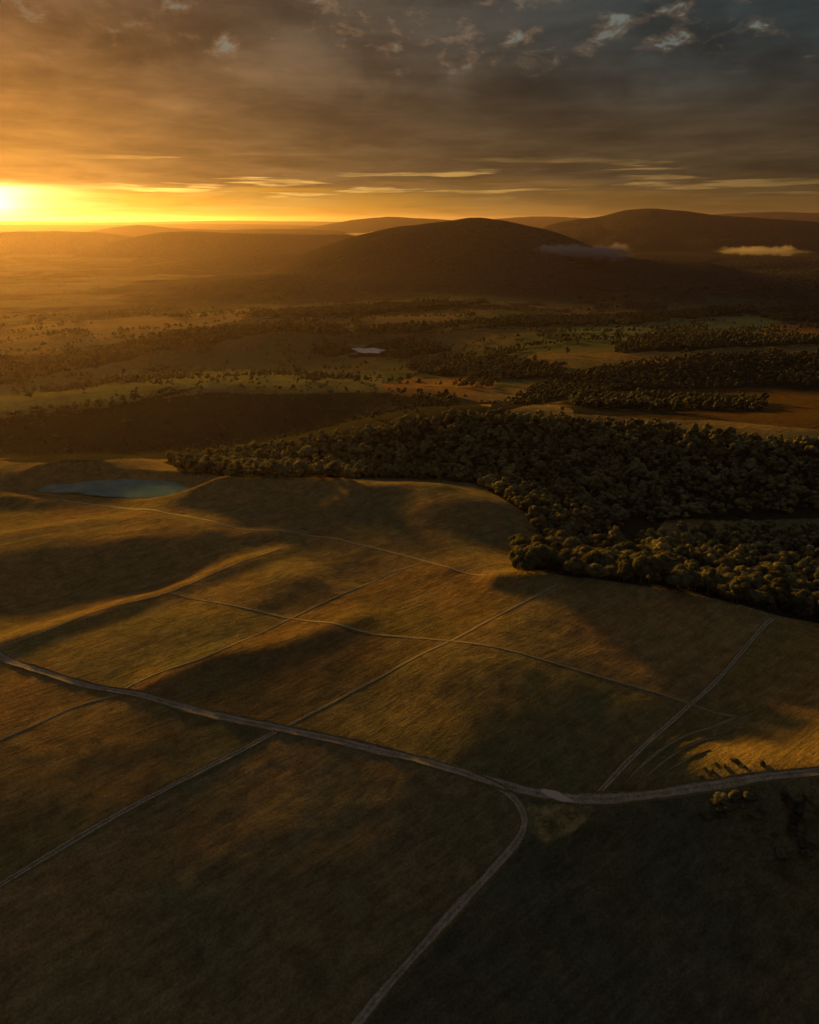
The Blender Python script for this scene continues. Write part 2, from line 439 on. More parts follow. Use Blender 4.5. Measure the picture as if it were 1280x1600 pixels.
def foliage_mat(name, c1, c2, scale=0.5, thin=0.32):
    m, t, p, out = new_mat(name)
    g = t.new('ShaderNodeNewGeometry')
    oi = t.new('ShaderNodeObjectInfo').outputs['Random']
    n = t.noise(g.outputs['Position'], scale, 4, 0.6)
    n2 = t.noise(g.outputs['Position'], 0.05, 3, 0.6)
    c = t.mix(t.smooth(n, 0.3, 0.7), c1, c2)
    cell = t.new('ShaderNodeTexVoronoi'); t.l.new(g.outputs['Position'], cell.inputs['Vector']); cell.inputs['Scale'].default_value = 0.11
    cs = t.new('ShaderNodeSeparateColor'); t.l.new(cell.outputs['Color'], cs.inputs[0])
    c = t.mix(t.m('MULTIPLY', cs.outputs[0], 0.5), c, (c2[0]*1.15, c2[1]*1.12, c2[2]*0.8))
    c = t.scalecol(c, t.m('ADD', 0.6, t.m('MULTIPLY', cs.outputs[1], 0.8)))
    c = t.scalecol(c, t.m('MULTIPLY', t.smooth(n2, 0.3, 0.7, 0.75, 1.25), t.m('ADD', 0.85, t.m('MULTIPLY', oi, 0.3))))
    t.l.new(c, p.inputs['Base Color'])
    tr = t.new('ShaderNodeBsdfTranslucent'); t.l.new(c, tr.inputs[0])
    mx = t.new('ShaderNodeMixShader'); mx.inputs[0].default_value = thin
    t.l.new(p.outputs[0], mx.inputs[1]); t.l.new(tr.outputs[0], mx.inputs[2]); t.l.new(mx.outputs[0], out.inputs[0])
    b = t.new('ShaderNodeBump'); b.inputs['Strength'].default_value = 0.9; b.inputs['Distance'].default_value = 0.6
    nb = t.noise(g.outputs['Position'], 1.3, 4, 0.7); t.l.new(nb, b.inputs['Height']); t.l.new(b.outputs[0], p.inputs['Normal'])
    return m
m_leaf = foliage_mat('eucalypt_leaves', (0.105, 0.112, 0.056), (0.185, 0.168, 0.082))
m_leaf2 = foliage_mat('olive_leaves', (0.120, 0.115, 0.056), (0.190, 0.165, 0.078))
m_wood_far = foliage_mat('woodland_leaves', (0.115, 0.118, 0.056), (0.235, 0.205, 0.088), 0.22)
m_wood_plain = foliage_mat('plain_woodland_leaves', (0.058, 0.062, 0.034), (0.105, 0.098, 0.052), 0.22, 0.15)
m_bark, t, p, out = new_mat('bark')
g = t.new('ShaderNodeNewGeometry').outputs['Position']
nz = t.noise(g, 2.5, 4, 0.6)
t.l.new(t.mix(nz, (0.10, 0.075, 0.05), (0.22, 0.18, 0.14)), p.inputs['Base Color'])

def track_mat(name, dirt1, dirt2, grass, rut, centre):
    """across-track coordinate u in -1..1 is stored in the UV map"""
    m, t, p, out = new_mat(name)
    uv = t.new('ShaderNodeUVMap'); uv.uv_map = 'across'
    s = t.new('ShaderNodeSeparateXYZ'); t.l.new(uv.outputs[0], s.inputs[0])
    pos = t.new('ShaderNodeNewGeometry').outputs['Position']
    nw = t.noise(pos, 0.30, 6, 0.7); nf = t.noise(pos, 1.8, 5, 0.7)
    u = t.m('ADD', t.m('ABSOLUTE', s.outputs[0]), t.m('MULTIPLY', t.m('SUBTRACT', nw, 0.5), 0.75))
    bare = t.smooth(u, rut[1]+0.12, rut[1]-0.10)
    mid = t.smooth(u, rut[0]-0.12, rut[0]+0.10)
    mask = t.m('MULTIPLY', bare, t.m('MAXIMUM', mid, 1.0-centre))
    mask = t.m('MULTIPLY', mask, t.smooth(nf, 0.25, 0.55, 0.35, 1.0))
    dirt = t.mix(t.smooth(nw, 0.35, 0.65), dirt1, dirt2)
    dirt = t.scalecol(dirt, t.smooth(nf, 0.3, 0.7, 0.8, 1.2))
    gr = t.scalecol(grass, t.smooth(nf, 0.3, 0.7, 0.6, 1.4))
    t.l.new(t.mix(mask, gr, dirt), p.inputs['Base Color'])
    b = t.new('ShaderNodeBump'); b.inputs['Strength'].default_value = 0.8; b.inputs['Distance'].default_value = 0.35
    t.l.new(nf, b.inputs['Height']); t.l.new(b.outputs[0], p.inputs['Normal'])
    p.inputs['Roughness'].default_value = 0.9
    return m
GRASS = (0.185, 0.14, 0.052)
m_road = track_mat('gravel_road', (0.36, 0.27, 0.16), (0.50, 0.39, 0.24), GRASS, (0.12, 0.60), 0.55)
m_track = track_mat('bare_wheel_tracks', (0.42, 0.32, 0.18), (0.54, 0.42, 0.25), GRASS, (0.22, 0.60), 0.85)
m_faint = track_mat('worn_grass_track', (0.35, 0.272, 0.138), (0.44, 0.345, 0.18), GRASS, (0.16, 0.55), 0.6)

m_water, t, p, out = new_mat('still_water')
p.inputs['Base Color'].default_value = (0.34, 0.29, 0.24, 1); p.inputs['Roughness'].default_value = 0.12
p.inputs['Specular IOR Level'].default_value = 0.5
b = t.new('ShaderNodeBump'); b.inputs['Strength'].default_value = 0.15
t.l.new(t.noise(t.new('ShaderNodeNewGeometry').outputs['Position'], 0.8, 3, 0.6), b.inputs['Height']); t.l.new(b.outputs[0], p.inputs['Normal'])

def water_mat(name, col, rough, spec=0.5):
    m, t, p, out = new_mat(name)
    n = t.noise(t.new('ShaderNodeNewGeometry').outputs['Position'], 0.12, 4, 0.6)
    t.l.new(t.scalecol(col, t.smooth(n, 0.3, 0.7, 0.85, 1.15)), p.inputs['Base Color'])
    p.inputs['Roughness'].default_value = rough; p.inputs['Specular IOR Level'].default_value = spec
    b = t.new('ShaderNodeBump'); b.inputs['Strength'].default_value = 0.12
    t.l.new(t.noise(t.new('ShaderNodeNewGeometry').outputs['Position'], 0.9, 3, 0.6), b.inputs['Height']); t.l.new(b.outputs[0], p.inputs['Normal'])
    return m
m_water = water_mat('milky_water', (0.90, 0.78, 0.60), 0.2)
m_lagoon = water_mat('pale_dam_water', (0.15, 0.27, 0.21), 0.8, 0.0)

# ---------------------------------------------------------------- ground sheet
az_f = np.radians(np.arange(-47, 47.001, 0.085))
az_b = np.radians(np.concatenate([np.arange(48, 312, 3.0)]))
azg = np.concatenate([az_f, az_b]); NA = len(azg)
rr = [0.5, 15, 30, 45, 55]
r_ = 60.0
while r_ < 700: rr.append(r_); r_ *= 1.0042
while r_ < 6000: rr.append(r_); r_ *= 1.0052
while r_ < 62000: rr.append(r_); r_ *= 1.011
rr = np.array(rr); NR = len(rr)
gx = (rr[:, None]*np.sin(azg)[None]).ravel(); gy = (rr[:, None]*np.cos(azg)[None]).ravel()
gz = height(gx, gy)

ZG = gz.reshape(NR, NA)
def hfast(x, y):
    """height read back from the finished ground sheet (front sector)"""
    x = np.asarray(x, float); y = np.asarray(y, float)
    r = np.hypot(x, y); a = np.arctan2(x, y)
    i = np.clip(np.searchsorted(rr, r)-1, 0, NR-2); tr = np.clip((r-rr[i])/(rr[i+1]-rr[i]), 0, 1)
    st = az_f[1]-az_f[0]; ja = np.clip((a-az_f[0])/st, 0, len(az_f)-1.001); j = ja.astype(int); tj = ja-j
    return (ZG[i, j]*(1-tj)+ZG[i, j+1]*tj)*(1-tr) + (ZG[i+1, j]*(1-tj)+ZG[i+1, j+1]*tj)*tr
height_exact = height; height = hfast

# land cover: paddock, forest and crop colours where they lie on the ground (own colours, except painted hill shade and junction sun)
GX, GY = proj(gx, gy, gz)
nzx = 26*fbm(gx/90, gy/90, 4, 61); nzy = 9*fbm(gx/90+40, gy/90, 4, 63)
GXn, GYn = GX+nzx, GY+nzy
dist = np.hypot(gx, gy)
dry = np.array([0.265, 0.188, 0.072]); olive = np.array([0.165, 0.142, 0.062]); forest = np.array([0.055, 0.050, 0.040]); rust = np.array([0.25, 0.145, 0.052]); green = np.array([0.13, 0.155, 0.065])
mixn = sstep(fbm(gx/170, gy/170, 3, 71), -0.3, 0.35)[:, None]
cov = dry*mixn + olive*(1-mixn)
# plain: stretched patchwork
pl = fbm(gx/420, gy/260, 3, 81); pl2 = fbm(gx/120, gy/120, 4, 83)
far = sstep(dist, 800, 1100)[:, None]
plain = 0.85*np.where((pl > 0.12)[:, None], dry*0.95, np.where((pl < -0.12)[:, None], green*0.9, olive))
cov = cov*(1-far) + plain*far
can = sstep(pl2, 0.0, 0.2)*sstep(dist, 1300, 1900)*0.9          # scattered woodland of the far plain
def zone(poly, colour, canv=None):
    m = inpoly(GXn, GYn, poly)
    cov[m] = colour
    if canv is not None: can[m] = canv
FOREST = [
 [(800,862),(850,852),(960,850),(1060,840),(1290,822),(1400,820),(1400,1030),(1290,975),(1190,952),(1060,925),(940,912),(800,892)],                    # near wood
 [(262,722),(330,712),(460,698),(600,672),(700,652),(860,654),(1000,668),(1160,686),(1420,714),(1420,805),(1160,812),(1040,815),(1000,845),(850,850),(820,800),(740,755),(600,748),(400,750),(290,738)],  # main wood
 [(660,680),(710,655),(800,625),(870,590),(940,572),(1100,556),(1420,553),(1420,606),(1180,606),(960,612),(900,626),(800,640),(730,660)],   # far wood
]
LINES = [
 [(-20,575),(0,562),(100,560),(170,545),(230,528),(300,515),(380,512),(440,508),(520,512),(545,520),(480,520),(400,522),(330,534),(250,548),(150,574),(0,600)],
 [(560,514),(700,506),(720,512),(640,520),(560,522)],
 [(690,506),(780,499),(900,495),(1020,492),(1090,484),(1180,478),(1180,486),(1080,498),(960,508),(850,510),(760,510)],
 [(640,566),(780,560),(880,572),(880,590),(760,594),(640,580)],
 [(-20,660),(60,650),(180,636),(300,606),(320,604),(190,642),(60,660),(-20,672)],
 [(960,540),(1040,520),(1180,528),(1300,528),(1300,540),(1100,545),(960,552)],
 [(600,540),(640,530),(700,545),(640,560),(560,562),(540,552)],
 [(490,548),(540,540),(546,552),(500,556)],
 [(890,630),(1000,622),(1190,628),(1190,642),(1000,645),(900,642)],
 [(1180,486),(1300,470),(1300,505),(1200,500)],
 [(380,498),(500,482),(640,476),(760,470),(760,476),(640,484),(500,492)],
]
zone([(-200,610),(0,642),(160,622),(330,588),(500,592),(640,602),(780,640),(700,680),(300,716),(-200,720)], np.array([0.046,0.046,0.027]), 0)  # shade of the hillside and its crest painted into the ground colour
zone([(560,610),(640,592),(700,590),(770,595),(760,612),(700,622)], rust)
zone([(700,560),(800,556),(880,566),(870,578),(760,574)], rust*0.9)
zone([(900,612),(1100,606),(1420,604),(1420,690),(1160,662),(1000,648),(880,636)], rust*0.25+dry*0.16, 0)
zone([(1180,512),(1280,508),(1420,508),(1420,532),(1180,530)], rust, 0)
zone([(900,515),(1000,495),(1150,485),(1220,505),(1180,520),(1100,538),(960,545)], green*1.15, 0)
zone([(1040,472),(1100,463),(1185,460),(1190,478),(1100,484),(1040,482)], green*1.25, 0)
zone([(420,505),(520,494),(640,490),(760,488),(700,505),(560,514)], dry*0.9, 0)
zone([(-200,530),(0,515),(150,500),(300,492),(400,485),(380,502),(250,520),(100,545),(-200,570)], dry*1.1, 0)
zone([(-200,600),(0,585),(150,572),(300,578),(600,580),(600,612),(330,612),(100,650),(-200,690)], green*0.75+dry*0.25, 0)
zone([(380,478),(560,470),(720,462),(900,452),(1000,458),(900,470),(700,480),(480,490)], green*0.8+dry*0.3, 0)
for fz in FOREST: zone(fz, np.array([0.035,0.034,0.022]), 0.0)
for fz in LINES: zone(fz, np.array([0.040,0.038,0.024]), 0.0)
hm = sstep(gz, -84, -60)*sstep(dist, 2250, 2500)
can = np.maximum(can, hm)
azv = np.arctan2(gx, gy)
can = np.maximum(can, sstep(dist, 2150, 2450)*(0.35+0.65*sstep(azv, -0.45, -0.25))*(0.8+0.2*sstep(pl2, -0.25, 0.0)))
can = np.where(dist > 9000, 0.6+0.4*sstep(gz, -70, -20), can)
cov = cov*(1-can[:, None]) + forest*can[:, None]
GXs, GYs = GX+nzx*0.12, GY+nzy*0.12
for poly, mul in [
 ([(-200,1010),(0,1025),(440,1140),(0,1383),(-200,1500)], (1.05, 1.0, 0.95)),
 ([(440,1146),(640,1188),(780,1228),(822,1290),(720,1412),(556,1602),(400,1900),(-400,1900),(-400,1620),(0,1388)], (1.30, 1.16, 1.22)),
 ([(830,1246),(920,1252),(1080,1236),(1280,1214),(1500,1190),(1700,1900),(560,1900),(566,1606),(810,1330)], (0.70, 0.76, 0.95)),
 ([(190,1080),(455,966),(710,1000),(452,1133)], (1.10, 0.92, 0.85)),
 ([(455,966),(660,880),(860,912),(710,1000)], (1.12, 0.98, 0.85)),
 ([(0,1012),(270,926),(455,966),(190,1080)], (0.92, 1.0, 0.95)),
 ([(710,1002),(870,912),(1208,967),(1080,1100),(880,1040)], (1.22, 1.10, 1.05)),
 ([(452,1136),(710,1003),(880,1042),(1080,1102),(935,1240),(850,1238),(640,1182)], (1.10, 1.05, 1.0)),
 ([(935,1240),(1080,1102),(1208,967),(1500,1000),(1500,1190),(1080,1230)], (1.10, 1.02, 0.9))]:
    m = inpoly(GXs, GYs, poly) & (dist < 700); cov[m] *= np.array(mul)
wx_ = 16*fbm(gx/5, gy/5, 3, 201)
m = inpoly(GX+wx_, GY+wx_*0.7, [(822,1252),(935,1254),(905,1284),(850,1316),(826,1300)]); cov[m] = cov[m]*0.6+np.array([0.17, 0.13, 0.045])*(0.7+0.9*sstep(fbm(gx[m]/3, gy[m]/3, 3, 207), -0.2, 0.4))[:, None]  # sunlight on the junction grass put into its colour
i, j = np.meshgrid(np.arange(NR-1), np.arange(NA), indexing='ij')
j2 = (j+1) % NA
faces = np.stack([i*NA+j, (i+1)*NA+j, (i+1)*NA+j2, i*NA+j2], -1).reshape(-1, 4)
me = np_mesh('terrain', np.c_[gx, gy, gz], faces, 4)
# flip if needed
ground = link_mesh('ground', me, m_ground); tag(ground, kind='structure')
if me.polygons[NA*50+10].normal.z < 0: me.flip_normals()
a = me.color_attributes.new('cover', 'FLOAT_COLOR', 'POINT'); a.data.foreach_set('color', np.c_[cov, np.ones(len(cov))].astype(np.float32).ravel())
a = me.attributes.new('canopy', 'FLOAT', 'POINT'); a.data.foreach_set('value', can.astype(np.float32))

# ---------------------------------------------------------------- roads and tracks
def resample(p, step):
    p = np.asarray(p, float)
    # Catmull-Rom through the points, then even spacing
    q = [p[0]]; P = np.vstack([2*p[0]-p[1], p, 2*p[-1]-p[-2]])
    for k in range(1, len(P)-2):
        for s in np.linspace(0, 1, 13)[1:]:
            a, b, c, e = P[k-1], P[k], P[k+1], P[k+2]
            q.append(0.5*(2*b + (c-a)*s + (2*a-5*b+4*c-e)*s*s + (3*b-a-3*c+e)*s**3))
    q = np.array(q); L = np.r_[0, np.cumsum(np.linalg.norm(np.diff(q, axis=0), axis=1))]
    n = max(2, int(L[-1]/step)); s = np.linspace(0, L[-1], n)
    return np.c_[np.interp(s, L, q[:, 0]), np.interp(s, L, q[:, 1])]
def ribbon(name, pix, width, mat, berm=0.35, lift=0.06, seed=1, fade=False):
    pts = resample(cast_many(pix), 1.6)
    tg = np.gradient(pts, axis=0); tg /= np.linalg.norm(tg, axis=1)[:, None]
    nr = np.c_[tg[:, 1], -tg[:, 0]]
    L = np.arange(len(pts))*1.6
    wob = (1+0.30*fbm(L/14, L*0+seed, 3, seed))*(1 if not fade else np.minimum(1, 0.05+np.minimum(L, L[-1]-L)/14))
    off = fbm(L/25, L*0+seed*3.1, 3, seed+5)*width*0.12
    prof = [(-1.0, -0.25), (-0.82, berm), (-0.68, 0.0), (-0.42, -0.02), (-0.15, 0.03), (0.15, 0.03), (0.42, -0.02), (0.68, 0.0), (0.82, berm), (1.0, -0.25)]
    V = []; U = []
    for k, (u, dz) in enumerate(prof):
        hw = width*0.5/0.66
        q = pts + nr*((u*hw*wob + off)[:, None])
        bn = 1+1.1*fbm(L/5, L*0+k, 3, seed+k) if abs(u) == 0.82 else 1.0
        z = height(q[:, 0], q[:, 1]) + lift + dz*bn
        V.append(np.c_[q, z]); U.append(np.full(len(q), u))
    V = np.array(V); U = np.array(U); m, n = U.shape
    i, j = np.meshgrid(np.arange(m-1), np.arange(n-1), indexing='ij')
    f = np.stack([i*n+j, (i+1)*n+j, (i+1)*n+j+1, i*n+j+1], -1).reshape(-1, 4)
    me = np_mesh(name, V.reshape(-1, 3), f, 4)
    if me.polygons[0].normal.z < 0 and me.polygons[len(f)//2].normal.z < 0: me.flip_normals()
    uvl = me.uv_layers.new(name='across')
    li = np.empty(len(me.loops), np.int32); me.loops.foreach_get('vertex_index', li)
    uu = U.ravel()[li]; vv = np.tile(L, m)[li]
    uvl.data.foreach_set('uv', np.c_[uu, vv].astype(np.float32).ravel())
    o = link_mesh(name, me, mat); tag(o, kind='structure')
    return o
ribbon('gravel_road', [(-60,1003),(0,1025),(60,1047),(130,1070),(190,1081),(260,1098),(340,1118),(440,1138),(540,1160),(640,1184),(720,1206),(790,1227),(850,1241),(920,1248),(1000,1244),(1080,1232),(1160,1220),(1240,1210),(1360,1196)], 2.7, m_road, 0.35, 0.08, 1)
ribbon('farm_road', [(735,1212),(775,1228),(805,1250),(820,1278),(815,1304),(797,1330),(760,1370),(715,1418),(660,1480),(600,1548),(556,1602),(500,1668)], 2.1, m_road, 0.35, 0.12, 2)
ribbon('wheel_track', [(-60,1420),(0,1383),(80,1334),(200,1264),(330,1196),(400,1160),(432,1143)], 1.8, m_track, 0.2, 0.07, 3)
ribbon('wheel_track', [(452,1133),(500,1108),(560,1076),(640,1032),(710,998),(800,950),(870,913)], 1.15, m_faint, 0.03, 0.07, 4)
ribbon('wheel_track', [(935,1240),(1000,1172),(1080,1100),(1150,1030),(1208,967)], 1.5, m_track, 0.15, 0.07, 5)
ribbon('wheel_track', [(268,926),(360,945),(460,967),(560,985),(640,996),(720,1003),(800,1017),(880,1040),(980,1069),(1080,1100),(1150,1120)], 1.0, m_faint, 0.03, 0.10, 6)
ribbon('wheel_track', [(190,1078),(250,1050),(330,1022),(400,992),(455,966),(520,935),(600,900),(660,880)], 0.95, m_faint, 0.03, 0.07, 7)
ribbon('wheel_track', [(-30,1022),(0,1011),(60,990),(150,955),(250,930),(340,893),(440,856)], 0.9, m_faint, 0.03, 0.07, 8)
ribbon('wheel_track', [(100,782),(160,790),(240,797),(300,808),(350,820),(400,828),(480,836),(560,850),(640,870),(700,886),(760,898)], 1.6, m_faint, 0.06, 0.07, 9)
ribbon('wheel_track', [(-40,1172),(0,1156),(60,1130),(120,1103),(188,1084)], 1.0, m_faint, 0.03, 0.07, 10)
for k, q in enumerate([[(965,1238),(1010,1190),(1070,1150),(1140,1125),(1180,1110)], [(985,1236),(1030,1196),(1090,1160),(1150,1140)], [(1010,1232),(1050,1200),(1110,1172)], [(330,1118),(640,1180),(760,1208)]][:3]):
    ribbon('plough_furrow', q, 0.9, m_faint, 0.25, 0.02, 20+k, True)

# pale bare patch at the road junction
def blob_sheet(name, pixc, ax, ay, rotd, mat, lift, zconst=None, n=40, seed=3, kind='structure', rough=0.5):
    c = cast_many([pixc])[0]; V = []
    V.append((c[0], c[1]))
    rings = 5
    for r in range(1, rings+1):
        for k in range(n):
            t_ = 2*math.pi*k/n; rad = 1+rough*float(fbm(np.array([math.cos(t_)*1.6+seed]), np.array([math.sin(t_)*1.6]), 3, seed)[0])
            x = ax*math.cos(t_)*rad*r/rings; y = ay*math.sin(t_)*rad*r/rings
            V.append((c[0]+x*math.cos(rotd)-y*math.sin(rotd), c[1]+x*math.sin(rotd)+y*math.cos(rotd)))
    V = np.array(V); z = height(V[:, 0], V[:, 1]) + lift if zconst is None else np.full(len(V), zconst)
    Fs = []
    bm = bmesh.new(); vs = [bm.verts.new((a, b, e)) for (a, b), e in zip(V, z)]
    for k in range(n): bm.faces.new((vs[0], vs[1+k], vs[1+(k+1) % n]))
    for r in range(rings-1):
        for k in range(n):
            a = 1+r*n+k; b = 1+r*n+(k+1) % n
            bm.faces.new((vs[a], vs[a+n], vs[b+n], vs[b]))
    me = bpy.data.meshes.new(name); bm.to_mesh(me); bm.free()
    o = link_mesh(name, me, mat); tag(o, kind=kind); return o
m_pale, t, p, out = new_mat('pale_gravel')
t.l.new(t.mix(t.noise(t.new('ShaderNodeNewGeometry').outputs['Position'], 2.0, 4, .6), (0.55, 0.42, 0.28), (0.75, 0.58, 0.40)), p.inputs['Base Color'])
blob_sheet('pale_gravel_patch', (866,1243), 5.2, 1.3, R(-12), m_pale, 0.30)

# pond on the plain: the ground is hollowed by its own bank; a flat sheet of water just above the lowest ground
pc = cast_many([(570,549)])[0]
zz = POND[2]
blob_sheet('pond', (572,549), 28, 30, 0.0, m_water, 0, zconst=zz, seed=8, rough=0.9)

blob_sheet('pond', (180,765), 52, 19, 0.0, m_lagoon, 0, zconst=LAG[2], seed=12, rough=0.8)

# ---------------------------------------------------------------- trees
def ico(sub):
    bm = bmesh.new(); bmesh.ops.create_icosphere(bm, subdivisions=sub, radius=1.0)
    v = np.array([x.co[:] for x in bm.verts]); f = np.array([[q.index for q in fc.verts] for fc in bm.faces]); bm.free(); return v, f
ICO1, ICO2, ICO3 = ico(1), ico(2), ico(3)
def lumps(g, nl, rad, hgt, base, icos, jit, leaves, leaf_size, s0=0.40, s1=0.62):
    """a crown: uneven lumps displaced by noise, plus loose leaf clumps around them. returns verts, tris"""
    iv, if_ = icos; V = []; T = []; o = 0
    cs = []; hgt = hgt*g.uniform(0.85, 1.15)
    for k in range(nl):
        a = g.uniform(0, 2*math.pi); q = rad*0.74*math.sqrt(g.uniform(0.05, 1)) if k else 0
        zc = base + (hgt-base)*(g.uniform(0.30, 0.62) if k else 0.66) + (0.10*(hgt-base))*(1-q/rad)
        s = rad*g.uniform(s0, s1)
        c = np.array([q*math.cos(a), q*math.sin(a), zc]); sc3 = np.array([s, s, s*g.uniform(0.62, 0.88)])
        cs.append((c, sc3))
        d_ = 1 + jit*(g.random(len(iv))-0.5)*2
        v = iv*d_[:, None]*sc3 + c
        V.append(v); T.append(if_+o); o += len(v)
    if leaves:
        n = leaves; idx = g.integers(0, nl, n)
        c = np.array([cs[q][0] for q in idx]); s3 = np.array([cs[q][1] for q in idx])
        dd = g.normal(size=(n, 3)); dd[:, 2] += 0.25; dd /= np.linalg.norm(dd, axis=1)[:, None]
        pcn = c + dd*s3*g.uniform(0.92, 1.20, n)[:, None]
        e1 = np.cross(dd, g.normal(size=(n, 3))); e1 /= np.linalg.norm(e1, axis=1)[:, None]; e1 += dd*g.normal(size=n)[:, None]*0.5
        e2 = np.cross(dd, e1)
        sz_ = leaf_size*g.uniform(0.5, 1.3, n)[:, None]
        tri = np.stack([pcn+e1*sz_, pcn-e1*sz_*0.6+e2*sz_*0.8, pcn-e1*sz_*0.5-e2*sz_*0.9], 1).reshape(-1, 3)
        V.append(tri); T.append(np.arange(3*n).reshape(-1, 3)+o)
    return np.concatenate(V), np.concatenate(T)
def trunk_mesh(name, g, hgt, rad):
    bm = bmesh.new()
    def limb(p0, p1, r0, r1, n=7):
        p0 = Vector(p0); p1 = Vector(p1); dv = (p1-p0).normalized(); sd = dv.orthogonal().normalized(); ud = dv.cross(sd)
        rings = []
        for k in range(4):
            q = k/3; c = p0.lerp(p1, q) + sd*math.sin(q*3)*r0*0.5; r = r0+(r1-r0)*q
            rings.append([bm.verts.new(c + (sd*math.cos(2*math.pi*i/n)+ud*math.sin(2*math.pi*i/n))*r) for i in range(n)])
        for a, b in zip(rings, rings[1:]):
            for i in range(n): bm.faces.new((a[i], a[(i+1) % n], b[(i+1) % n], b[i]))
    limb((0, 0, -0.8), (g.uniform(-.4, .4), g.uniform(-.4, .4), hgt*0.5), rad, rad*0.6)
    for k in range(4):
        a = g.uniform(0, 6.28); limb((0, 0, hgt*g.uniform(0.25, 0.42)), (math.cos(a)*hgt*0.24, math.sin(a)*hgt*0.24, hgt*g.uniform(0.55, 0.72)), rad*0.5, rad*0.2, 5)
    me = bpy.data.meshes.new(name); bm.to_mesh(me); bm.free(); return me
protos = []
for k in range(9):
    g = np.random.default_rng(100+k); kind = k % 3
    rad = (5.6, 4.4, 6.6)[kind]*g.uniform(0.92, 1.08); hgt = (14, 16.5, 13)[kind]*g.uniform(0.92, 1.08)
    v, f = lumps(g, 15, rad, hgt, hgt*0.22, ICO3, 0.16, 2600, 0.50, 0.30, 0.50)
    cm = np_mesh('crown_mesh', v, f, 3); cm.materials.append(m_leaf if kind != 2 else m_leaf2)
    tm = trunk_mesh('trunk_mesh', g, hgt, 0.42); tm.materials.append(m_bark)
    protos.append((kind, cm, tm))
kindword = ['round-crowned', 'tall narrow', 'broad spreading']

# scatter tree positions over woodland and tree lines
def scatter(xr, yr, spacing, g):
    nx = int((xr[1]-xr[0])/spacing); ny = int((yr[1]-yr[0])/spacing)
    a, b = np.meshgrid(np.arange(nx), np.arange(ny))
    x = xr[0]+(a+0.5+(g.random(a.shape)-0.5)*0.95)*spacing; y = yr[0]+(b+0.5+(g.random(a.shape)-0.5)*0.95)*spacing
    return x.ravel(), y.ravel()
g = np.random.default_rng(5)
T = []   # x, y, z, scale, zone
GAPW = [(880,846),(1000,822),(1120,808),(1400,798),(1400,836),(1180,830),(1060,838),(960,850)]
def add_zone(polys, xr, yr, spacing, zid, dens=1.0, smin=0.8, smax=1.25, clump=None, noisy=8):
    x, y = scatter(xr, yr, spacing, g)
    z = height(x, y); px, py = proj(x, y, z)
    nx = noisy*2*fbm(x/60, y/60, 3, 91)
    m = np.zeros(len(x), bool)
    for q in polys: m |= inpoly(px+nx, py+nx*0.3, q)
    dn = np.full(len(x), dens)
    if clump is not None: dn = dens*(1-sstep(np.abs(fbm(x/clump, y/(clump*0.8), 3, 95)), 0.018, 0.05)) + 0.012
    m &= ~((np.abs(x-POND[0]) < 44) & (y > POND[1]-150) & (y < POND[1]+48))
    if zid <= 1: m &= ~inpoly(px+nx, py, GAPW)
    m &= g.random(len(x)) < dn
    m &= (px > -60) & (px < 1340)
    for xx, yy, z_ in zip(x[m], y[m], z[m]): T.append((xx, yy, z_, g.uniform(smin, smax), zid))
add_zone([FOREST[0]], (20, 420), (220, 520), 6.0, 0, 0.92, 0.38, 0.95, noisy=3)
add_zone([FOREST[1]], (-320, 640), (330, 760), 5.6, 1, 0.90, 0.34, 0.84, noisy=3)
add_zone([FOREST[2]], (-60, 1100), (720, 1400), 6.6, 2, 0.90, 0.36, 0.76)
# tree lines and scattered trees on the plain
add_zone(LINES, (-1300, 1700), (640, 2600), 7.5, 3, 0.90, 0.5, 0.95, clump=None, noisy=6)
wide = [[(-20,500),(400,470),(1300,440),(1300,560),(880,560),(700,640),(330,600),(0,650)]]
add_zone(wide, (-1500, 1900), (750, 3000), 9.5, 4, 0.85, 0.45, 0.95, clump=300)
add_zone([[(380,540),(760,520),(900,560),(700,640),(560,604),(380,600),(60,640),(60,600)]], (-700, 400), (800, 1600), 8.5, 4, 0.8, 0.4, 0.85, clump=160)
add_zone([[(-60,650),(160,628),(330,594),(500,600),(640,612),(760,650),(680,672),(420,690),(260,712),(-60,712)]], (-700, 250), (600, 1000), 9, 4, 0.40, 0.22, 0.50)
